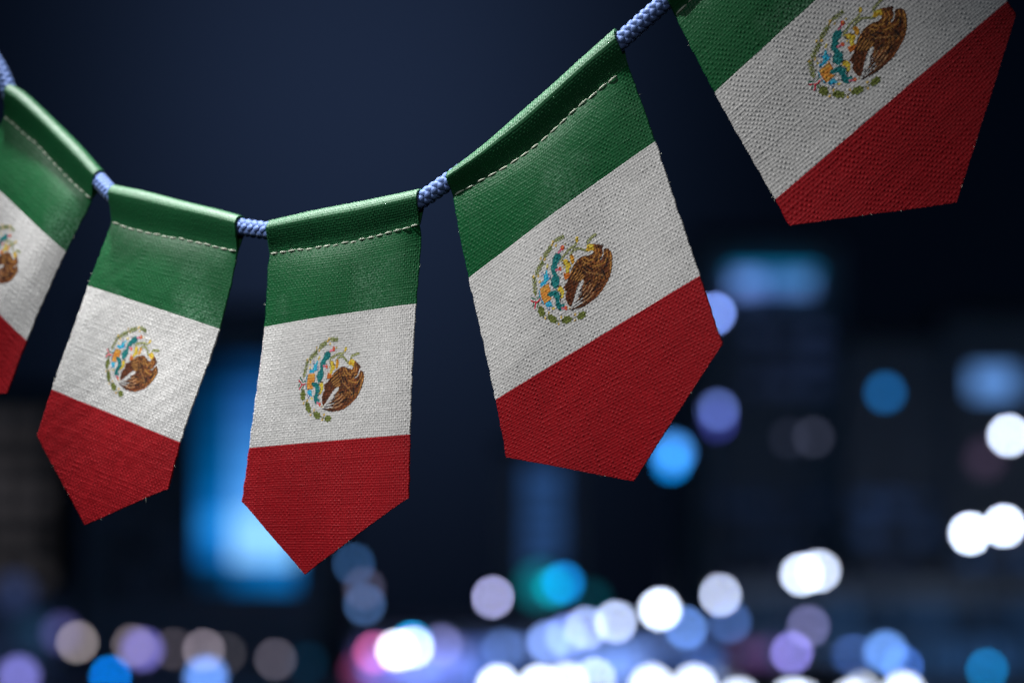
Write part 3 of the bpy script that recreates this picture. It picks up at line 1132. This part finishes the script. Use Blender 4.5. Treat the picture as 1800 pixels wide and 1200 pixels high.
# ------------------------------------------------------------------ the city behind, far out of focus
M_ASPH = solid("asphalt", (0.05, 0.05, 0.055), 0.6)
M_PAVE = solid("paving", (0.16, 0.16, 0.17), 0.7)
M_WALL = solid("dark_facade", (0.28, 0.28, 0.30), 0.8)
M_WALL2 = solid("blue_grey_facade", (0.34, 0.38, 0.42), 0.6)
M_METAL = solid("lamp_metal", (0.08, 0.08, 0.09), 0.4, 0.8)
M_ROOF = solid("roof_felt", (0.05, 0.05, 0.055), 0.9)
M_FRAME = solid("window_frame", (0.05, 0.055, 0.06), 0.5)
M_PAINT = [solid("car_paint_dark", (0.02, 0.025, 0.04), 0.25), solid("car_paint_grey", (0.12, 0.12, 0.13), 0.25), solid("car_paint_red", (0.15, 0.01, 0.012), 0.25)]
M_GLASS = solid("dark_glass", (0.01, 0.012, 0.016), 0.08)
M_RUB = solid("rubber", (0.02, 0.02, 0.02), 0.8)
M_WHITE_LINE = solid("road_paint", (0.7, 0.7, 0.68), 0.7)

bm = bmesh.new()
bm_box(bm, -400, 400, -30, 700, -0.5, -0.012)
setp(bm_obj("ground", bm, M_PAVE), kind="structure")
bm = bmesh.new()
bm_box(bm, -300, 300, 58, 92, -0.3, 0.0)
setp(bm_obj("road", bm, M_ASPH), kind="structure")
bm = bmesh.new()
bm_box(bm, -300, 300, 92, 99.5, -0.3, 0.13)
setp(bm_obj("pavement", bm, M_PAVE), kind="structure")
for i in range(9):
    bm = bmesh.new()
    x = -16 + i * 4
    bm_box(bm, x, x + 2, 74.9, 75.05, -0.01, 0.004)
    o = bm_obj("lane_marking", bm, M_WHITE_LINE)
    setp(o, kind="structure")

BLUR = 76.0            # diameter of the blur disc in frame pixels


def ico(name, c, r, mat, par, org, sub=2):
    bm = bmesh.new()
    bmesh.ops.create_icosphere(bm, subdivisions=sub, radius=r)
    bmesh.ops.translate(bm, verts=bm.verts, vec=Vector(c))
    return bm_obj(name, bm, mat, par, org, smooth=True)


def glow(color, size_px, gain=1.0, blur=BLUR):
    """emission so that a lamp size_px wide, spread over the blur disc, reads as the given colour"""
    c = np.array(lin(color)) * gain
    k = float(max(c))
    return emit(tuple(c / k), k * (blur / size_px) ** 2)


LAMP_N = [0]


def lamp(px, py, d, color, label, size=16, gain=1.0, group=None, style=None, second=None):
    """a lamp on its own post; the bulb sits where the photograph shows its glow"""
    p = G(px, py, d)
    r = size / 2 * d / FPX
    x, y, z = p
    if style is None:
        style = 'street_lamp' if z > 3.2 else 'lantern'
    th = empty(style, (x, y, 0), label, {'street_lamp': 'street lamp', 'lantern': 'lantern', 'traffic_light': 'traffic light'}[style], group)
    org = (x, y, 0)
    mat = glow(color, size, gain)
    bm = bmesh.new()
    if style == 'street_lamp':
        yb = y + 0.9
        bm_tube(bm, (x, yb, -0.01), (x, yb, z + r + 0.35), 0.09, 0.05, 8)
        bm_tube(bm, (x, yb, z + r + 0.3), (x, y, z + r + 0.12), 0.04, 0.035, 6)
        bm_obj("post", bm, M_METAL, th, org)
        bm = bmesh.new()
        bm_tube(bm, (x, y, z + r * 0.95), (x, y, z + r + 0.14), r * 1.2, r * 0.4, 10)
        bm_obj("lamp_hood", bm, M_METAL, th, org)
    elif style == 'lantern':
        bm_tube(bm, (x, y, -0.01), (x, y, z - r), 0.06, 0.04, 8)
        bm_obj("post", bm, M_METAL, th, org)
        bm = bmesh.new()
        bm_tube(bm, (x, y, z + r * 0.93), (x, y, z + r * 1.25), r * 0.7, r * 0.2, 8)
        bm_obj("lantern_cap", bm, M_METAL, th, org)
    else:
        bm_tube(bm, (x, y + 0.3, -0.01), (x, y + 0.3, z + 0.9), 0.07, 0.06, 8)
        bm_obj("post", bm, M_METAL, th, org)
        bm = bmesh.new()
        bm_box(bm, x - 0.22, x + 0.22, y + 0.12, y + 0.3, z - 0.35, z + 0.95)
        bm_obj("signal_housing", bm, M_METAL, th, org)
        for q in (1, 2):
            bm = bmesh.new()
            bm_tube(bm, (x, y + 0.12, z + 0.38 * q), (x, y + 0.06, z + 0.38 * q), 0.13, 0.13, 12)
            bm_obj("signal_lens", bm, M_GLASS, th, org)
    ico("bulb" if style != 'traffic_light' else "signal_lens", (x, y, z), r, mat, th, org)
    return th


# bright white lamps over the street
lamp(1160, 1070, 95, (212, 226, 255), "bright white street lamp low right of centre, above the brightest band of lights", 18, 1.9)
lamp(1265, 1045, 98, (205, 218, 255), "pale blue-white round street lamp standing clear, right of centre", 15)
lamp(1409, 1009, 100, (212, 226, 255), "left one of the touching pair of white street lamps lower right", 16, 1.35)
lamp(1440, 1003, 101, (212, 226, 255), "right one of the touching pair of white street lamps lower right", 16, 1.1)
lamp(1705, 937, 102, (212, 226, 255), "left one of the two brilliant white street lamps near the right edge", 16, 1.9)
lamp(1765, 924, 103, (212, 226, 255), "right one of the two brilliant white street lamps near the right edge", 16, 1.9)
lamp(1773, 765, 104, (212, 226, 255), "tall white street lamp at the right edge, highest of the white lamps", 16, 1.4)
lamp(866, 1049, 97, (158, 160, 208), "single dull lilac street lamp low in the centre of the photo", 13)
lamp(1082, 1092, 96, (195, 212, 255), "pale blue street lamp just left of the bright white one", 16)
lamp(1030, 1103, 96, (165, 185, 245), "pale blue lamp third in the rising row of overlapping lights", 18)
lamp(996, 1116, 96, (120, 145, 225), "blue lamp second in the rising row of overlapping lights", 20)
lamp(964, 1128, 96, (128, 158, 232), "blue lamp at the lower start of the rising row of overlapping lights", 20)
lamp(884, 1140, 96, (62, 84, 132), "dim blue-grey lamp just left of the rising row of lights", 18)
lamp(930, 1165, 94, (90, 120, 205), "blue lamp low under the dim grey-blue one at the bottom", 26)
lamp(1206, 1103, 95, (95, 135, 210), "soft blue lamp half behind the bright white street lamp", 18)
lamp(1283, 1092, 97, (58, 86, 142), "dim blue lamp just below the pale blue-white street lamp", 18)
lamp(1421, 1100, 98, (98, 98, 140), "dim grey-violet lamp below the touching white pair", 16)
lamp(1392, 1146, 93, (128, 122, 205), "violet lamp near the bottom right of centre", 16)
lamp(1310, 1152, 96, (62, 40, 72), "dim maroon lamp left of the violet one near the bottom", 40)
lamp(1353, 1150, 97, (50, 32, 62), "dim maroon lamp touching the violet one near the bottom", 34)
lamp(1500, 1156, 92, (75, 108, 185), "mid blue lamp at the left of the overlapping blue pair low on the right", 24)
lamp(1557, 1146, 92, (110, 160, 245), "bright blue lamp on top of the overlapping blue group low on the right", 24)
lamp(1584, 1172, 91, (72, 118, 215), "deep blue lamp at the right of the overlapping blue group low on the right", 18)
lamp(1735, 1176, 94, (0, 98, 152), "teal lamp in the bottom right corner", 14, style='lantern')
lamp(1256, 551, 96, (122, 152, 238), "pale blue lamp half hidden behind the right corner of the large tilted flag", 15)
lamp(1260, 722, 99, (94, 116, 192), "violet-blue lamp right of the tilted flag, upper half of the oval glow", 22)
lamp(1260, 742, 99, (40, 44, 110), "violet-blue lamp right of the tilted flag, lower half of the oval glow", 22)
lamp(1184, 795, 97, (70, 150, 240), "bright sky blue lamp just right of the tip of the large tilted flag", 34)
lamp(1180, 815, 98, (0, 110, 185), "cyan lamp forming the lower rim of the sky blue glow beside the flag tip", 22)
lamp(1556, 690, 98, (16, 76, 128), "dim blue lamp alone in the dark on the right", 22)
lamp(1430, 768, 100, (36, 38, 50), "faint grey lamp right of the pair in the dark right half", 16)
lamp(1388, 770, 100, (20, 22, 32), "faintest grey lamp left of the pair in the dark right half", 20)
lamp(1732, 806, 100, (46, 36, 52), "dim maroon-grey lamp below left of the tall white lamp at the right edge", 40)
# left and centre
lamp(136, 1128, 92, (122, 114, 116), "warm grey lamp leftmost of the row along the bottom left", 14)
lamp(108, 1112, 97, (56, 54, 98), "dim violet lamp overlapping the leftmost warm grey one", 30)
lamp(233, 1133, 92, (92, 84, 88), "warm grey lamp second in the row along the bottom left", 14)
lamp(250, 1141, 95, (105, 100, 178), "lilac lamp overlapping the second warm grey one bottom left", 26)
lamp(305, 1140, 92, (56, 51, 56), "dim grey lamp between the lilac one and the blue-topped one bottom left", 14)
lamp(358, 1142, 92, (108, 100, 110), "warm grey lamp standing above the bright blue one at the bottom left", 14)
lamp(396, 1148, 92, (46, 44, 48), "darker grey lamp tucked behind the warm grey one bottom left", 14)
lamp(484, 1158, 92, (72, 68, 78), "lone grey lamp at the right end of the bottom left row", 14)
lamp(540, 1164, 96, (0, 22, 36), "very dim teal lamp right of the lone grey one", 20)
lamp(194, 1188, 90, (0, 108, 205), "saturated blue lamp at the bottom edge on the left", 14)
lamp(362, 1190, 89, (112, 162, 255), "bright light blue lamp at the bottom edge left of centre", 28)
lamp(33, 1188, 90, (118, 116, 196), "lilac lamp in the bottom left corner", 30)
lamp(26, 1040, 96, (34, 44, 74), "faint slate blue lamp at the lower left edge", 50)
lamp(62, 1110, 97, (18, 40, 60), "faint teal-grey lamp at the lower left edge, under the slate blue one", 50)
lamp(622, 991, 99, (34, 62, 98), "dim blue lamp topmost of the small cluster right of the middle flag's tip", 14)
lamp(640, 1033, 98, (58, 56, 74), "dim grey lamp in the middle of the small cluster right of the middle flag's tip", 16)
lamp(641, 1062, 97, (52, 78, 118), "dim blue lamp lowest of the small cluster right of the middle flag's tip", 14)
lamp(950, 1028, 99, (0, 112, 124), "broad dark teal street lamp left of the cyan one", 60)
lamp(972, 1032, 98, (0, 112, 128), "green-blue traffic light glowing low in the centre", 20, style='traffic_light')
lamp(990, 1024, 97, (10, 120, 196), "cyan traffic light overlapping the green-blue one low in the centre", 20, style='traffic_light')
lamp(1040, 1052, 99, (0, 40, 48), "dim teal lamp right of the cyan traffic light", 26)
lamp(724, 1128, 96, (0, 152, 222), "cyan lamp peeping over the twin white lamps at the bottom", 14)
lamp(697, 1142, 95, (240, 242, 255), "left one of the twin white lamps at the bottom left of centre", 15, 1.2)
lamp(726, 1137, 95, (200, 212, 255), "right one of the twin white lamps at the bottom left of centre", 15, 1.2)
lamp(658, 1146, 96, (168, 74, 122), "pink lamp at the left of the twin white lamps", 18)
lamp(634, 1176, 94, (88, 34, 66), "dark pink lamp at the bottom edge left of the pink one", 30)
lamp(668, 1180, 94, (92, 88, 170), "lilac lamp under the pink one at the bottom edge", 30)
lamp(735, 1180, 94, (105, 130, 215), "blue lamp under the twin white lamps at the bottom edge", 34)
lamp(776, 1133, 96, (92, 94, 140), "grey-lilac lamp right of the twin white lamps", 18)
lamp(800, 1146, 96, (56, 58, 92), "dim slate lamp right of the grey-lilac one", 22)
lamp(800, 1186, 92, (86, 108, 190), "blue lamp at the bottom edge between the twin white lamps and the white band", 40)
lamp(1045, 1192, 92, (185, 198, 248), "pale lilac lamp at the bottom edge right of the white band", 16)


# -------- buildings
def building(name, label, px0, px1, ytop, d, depth, wallmat, windows, parapet=0.6):
    a, b = G(px0, ytop, d), G(px1, ytop, d)
    x0, x1, zt = a[0], b[0], a[2]
    org = ((x0 + x1) / 2, d, 0)
    th = empty(name, org, label, "building")
    bm = bmesh.new()
    bm_box(bm, x0, x1, d, d + depth, -0.02, zt)
    bm_obj("wall", bm, wallmat, th, org)
    bm = bmesh.new()
    bm_box(bm, x0 - 0.15, x1 + 0.15, d - 0.15, d + depth + 0.15, zt + 0.003, zt + parapet)
    bm_obj("roof", bm, M_ROOF, th, org)
    for (wx0, wx1, wy0, wy1, col, gain) in windows:
        p0, p1 = G(wx0, wy0, d - 0.06), G(wx1, wy1, d - 0.06)
        fx0, fx1, fz1, fz0 = p0[0], p1[0], p0[2], p1[2]
        c = np.array(lin(col)) * gain
        k = float(max(c.max(), 1e-4))
        bm = bmesh.new()
        fw = 0.07
        bm_box(bm, fx0 - fw, fx0, d - 0.10, d + 0.02, fz0 - fw, fz1 + fw)
        bm_box(bm, fx1, fx1 + fw, d - 0.10, d + 0.02, fz0 - fw, fz1 + fw)
        bm_box(bm, fx0, fx1, d - 0.097, d + 0.02, fz1, fz1 + fw)
        bm_box(bm, fx0, fx1, d - 0.097, d + 0.02, fz0 - fw, fz0)
        f = bm_obj("window", bm, M_FRAME, th, org)
        bm = bmesh.new()
        bm_box(bm, fx0, fx1, d - 0.05, d + 0.01, fz0, fz1)
        o = bm_obj("pane", bm, emit(tuple(c / k), k), f, org)
    return th, org, (x0, x1, zt)


def wingrid(px0, px1, y0, y1, nx, ny, fn, gapx=0.28, gapy=0.4):
    o = []
    w, h = (px1 - px0) / nx, (y1 - y0) / ny
    for j in range(ny):
        for i in range(nx):
            c = fn(i, j)
            if c is None:
                continue
            o.append((px0 + (i + gapx / 2) * w, px0 + (i + 1 - gapx / 2) * w, y0 + (j + gapy / 2) * h, y0 + (j + 1 - gapy / 2) * h, c, 1.0))
    return o


g = np.random.default_rng(5)


def dimmed(base, var=0.5):
    def f(i, j):
        q = g.uniform(1 - var, 1 + var)
        return tuple(float(np.clip(x * q, 0, 255)) for x in base)
    return f


building("tower_block", "dark grey tower block at the left edge with added faint window glow", -90, 96, 700, 112, 14, M_WALL,
         wingrid(-80, 90, 720, 1080, 4, 8, dimmed((44, 42, 44), 0.3), 0.2, 0.3))  # window glow added to turn the black wall dim grey
# screen building
th, org, _ = building("office_building", "black building carrying the big glowing blue screen between the two left flags", 150, 575, 560, 108, 16, M_WALL,
                      wingrid(170, 330, 600, 1060, 3, 7, dimmed((6, 10, 18), 0.6)) + wingrid(540, 572, 620, 1060, 1, 7, dimmed((6, 16, 28), 0.5)))
SCR = [[(0, 26, 56), (10, 52, 104), (14, 58, 112)],
       [(0, 52, 100), (34, 86, 164), (20, 80, 154)],
       [(0, 66, 124), (54, 112, 200), (6, 84, 164)],
       [(0, 74, 136), (66, 128, 216), (0, 76, 144)],
       [(0, 84, 152), (76, 142, 236), (50, 126, 222)],
       [(8, 96, 176), (96, 156, 248), (66, 138, 236)],
       [(34, 124, 216), (146, 190, 255), (146, 188, 255)],
       [(10, 92, 172), (140, 182, 252), (140, 186, 255)],
       [(0, 34, 66), (0, 86, 156), (10, 104, 186)]]
X0S, X1S, Y0S, Y1S = 350, 520, 630, 1034
rowsN = len(SCR)
pa, pb = G(X0S - 5, Y0S - 5, 107.8), G(X1S + 5, Y1S + 5, 107.8)
scr_org = np.array([(pa[0] + pb[0]) / 2, 107.8, pb[2]])
scr = empty("video_screen", scr_org, "huge glowing blue video screen on the dark building, half hidden by the middle flag", "screen")
bm = bmesh.new()
bm_box(bm, pa[0], pb[0], 107.62, 107.98, pb[2], pa[2])
bm_obj("screen_frame", bm, M_METAL, scr, scr_org)
for j in range(rowsN):
    for i in range(3):
        c = np.array(lin(SCR[j][i]))
        c = c * np.array([0.85, 1.12, 0.98]) * (0.9, 0.95, 0.9, 1.0, 1.05, 1.15, 1.35, 1.4, 1.2)[j]
        k = float(c.max())
        wpx, hpx = (X1S - X0S) / 3, (Y1S - Y0S) / rowsN
        a_, b_ = G(X0S + i * wpx, Y0S + j * hpx, 107.6), G(X0S + (i + 1) * wpx, Y0S + (j + 1) * hpx, 107.6)
        bm = bmesh.new()
        bm_box(bm, a_[0] + 0.01, b_[0] - 0.01, 107.55, 107.615, b_[2] + 0.01, a_[2] - 0.01)
        bm_obj("screen_panel", bm, emit(tuple(c / k), k), scr, scr_org)

building("slim_tower", "slim tower with a dim blue lit stairwell under the large tilted flag", 880, 1022, 790, 116, 10, M_WALL,
         wingrid(918, 992, 820, 1000, 1, 6, dimmed((40, 74, 124), 0.15), 0.1, 0.2))
# right: building with sign band
th, org, (bx0, bx1, bzt) = building("hotel_building", "dark building with the long glowing blue sign right of the large tilted flag", 1225, 1480, 425, 118, 14, M_WALL,
                                     wingrid(1300, 1460, 560, 700, 3, 3, dimmed((26, 36, 60), 0.35)) + wingrid(1240, 1470, 860, 1060, 4, 4, dimmed((10, 18, 34), 0.5)))
sg = empty("sign", G(1355, 520, 117.8), "long soft blue illuminated sign high on the dark building", "sign")
for (a0, a1, b0, b1, c) in ((1290, 1340, 484, 512, (96, 130, 205)), (1342, 1380, 488, 510, (62, 96, 156)), (1382, 1428, 486, 512, (74, 112, 172)),):
    p0, p1 = G(a0, b0, 117.7), G(a1, b1, 117.7)
    k = np.array(lin(c)) * 1.7
    bm = bmesh.new()
    bm_box(bm, p0[0], p1[0] - 0.02, 117.6, 117.9, p1[2], p0[2])
    bm_obj("sign_panel", bm, emit(tuple(k / k.max()), float(k.max())), sg, tuple(sg.location))
p0, p1 = G(1284, 474, 117.7), G(1434, 481, 117.7)
bm = bmesh.new()
bm_box(bm, p0[0], p1[0], 117.65, 117.9, p1[2], p0[2])
k = np.array(lin((0, 150, 210))) * 1.0
bm_obj("sign_tube", bm, emit(tuple(k / k.max()), float(k.max())), sg, tuple(sg.location))

building("apartment_tower", "dark apartment tower behind the lone dim blue lamp on the right", 1490, 1660, 600, 114, 12, M_WALL,
         wingrid(1500, 1650, 860, 1060, 3, 4, dimmed((20, 34, 60), 0.4)))
building("corner_tower", "dark tower at the right edge with one big soft blue window", 1668, 1900, 560, 112, 14, M_WALL,
         [(1706, 1786, 648, 696, (92, 140, 208), 1.25)] + wingrid(1680, 1890, 960, 1060, 4, 2, dimmed((38, 62, 100), 0.3)))
# shops along the far side of the street
building("shop_row", "low row of shops glowing blue along the street on the right", 1280, 1900, 1020, 106, 6, M_WALL2,
         wingrid(1290, 1890, 1050, 1190, 11, 2, lambda i, j: tuple(c * (0.72 + 0.5 * ((i * 37 + j * 11) % 7) / 7) for c in ((22, 46, 76), (38, 72, 116))[j]), 0.15, 0.25))
building("arcade", "low arcade glowing lilac blue behind the lamps at the bottom centre", 625, 1275, 1112, 102, 5, M_WALL2,
         [(*w_[:5], 1.9) for w_ in wingrid(632, 1268, 1132, 1206, 12, 1, lambda i, j: ((86, 92, 176), (96, 104, 190), (90, 104, 190), (64, 86, 158), (84, 116, 196), (106, 140, 222), (114, 148, 228), (118, 152, 232), (112, 148, 230), (104, 140, 222), (92, 128, 210), (62, 92, 160))[i], 0.06, 0.1)])
building("kiosk", "small kiosk with slate blue windows in the lower left corner", -40, 84, 1060, 99, 4, M_WALL2,
         wingrid(-30, 76, 1080, 1190, 2, 2, dimmed((36, 52, 84), 0.3), 0.15, 0.2))


# -------- cars with their headlights on
def car(px, py, d, col, label, gain=1.0, size=16, paint=0, spacing=1.3):
    p = G(px, py, d)
    cx, zc = p[0], p[2]
    lz = max(0.45, zc)
    org = (cx, d, 0)
    th = empty("car", org, label, "car", "cars driving along the street with headlights on")
    bm = bmesh.new()
    prof = [(0.0, 0.30), (0.0, 0.72), (0.12, 0.84), (1.05, 0.98), (1.75, 1.42), (3.2, 1.45), (3.95, 1.02), (4.35, 0.95), (4.4, 0.32)]
    for sx in (-1, 1):
        pass
    L_, R_ = [], []
    for y, z in prof:
        w = 0.88 if z < 1.1 else 0.68
        L_.append(bm.verts.new((cx - w, d + y, z)))
        R_.append(bm.verts.new((cx + w, d + y, z)))
    n = len(prof)
    for i in range(n):
        j = (i + 1) % n
        bm.faces.new((L_[i], R_[i], R_[j], L_[j]))
    bm.faces.new(L_)
    bm.faces.new(list(reversed(R_)))
    bmesh.ops.recalc_face_normals(bm, faces=bm.faces)
    bmesh.ops.bevel(bm, geom=bm.edges[:], offset=0.05, segments=2, affect='EDGES')
    bm_obj("body", bm, M_PAINT[paint], th, org)
    bm = bmesh.new()
    v = [bm.verts.new(q) for q in ((cx - 0.74, d + 1.10, 1.03), (cx + 0.74, d + 1.10, 1.03), (cx + 0.60, d + 1.68, 1.40), (cx - 0.60, d + 1.68, 1.40))]
    bm.faces.new(v)
    bmesh.ops.translate(bm, verts=bm.verts, vec=(0, -0.03, 0.03))
    bm_obj("windscreen", bm, M_GLASS, th, org)
    bm = bmesh.new()
    bm_box(bm, cx - 0.45, cx + 0.45, d - 0.02, d + 0.02, 0.42, 0.6)
    bm_obj("grille", bm, M_RUB, th, org)
    for sx in (-1, 1):
        for yy in (0.85, 3.5):
            bm = bmesh.new()
            bm_tube(bm, (cx + sx * 0.72, d + yy, 0.31), (cx + sx * 0.90, d + yy, 0.31), 0.31, 0.31, 16)
            w_ = bm_obj("wheel", bm, M_RUB, th, org)
        bm = bmesh.new()
        bm_box(bm, cx + sx * 0.93 - 0.07, cx + sx * 0.93 + 0.07, d + 1.15, d + 1.25, 0.98, 1.1)
        bm_obj("wing_mirror", bm, M_PAINT[paint], th, org)
        ico("headlight", (cx + sx * spacing / 2, d - 0.02, min(lz, 0.78)), size / 2 * d / FPX, glow(col, size, gain), th, org)
    return th


WH = (218, 230, 255)
car(912, 1206, 78, WH, "car whose headlights make the white band at the bottom, left of centre", 2.1, 24, 0)
car(962, 1207, 85, WH, "second car behind the first in the white band at the bottom, left of centre", 1.3, 22, 1)
car(1183, 1207, 76, WH, "car with brilliant headlights at the bottom below the bright white street lamp", 2.2, 30, 0)
car(1345, 1229, 61, WH, "car with white headlights at the bottom edge below the dim maroon lamps", 1.6, 26, 1)
car(1452, 1231, 63, WH, "car with white headlights at the bottom edge right of the violet lamp", 1.4, 26, 0)
car(1548, 1222, 71, WH, "car with white headlights at the bottom edge below the overlapping blue lamps", 1.8, 26, 1)
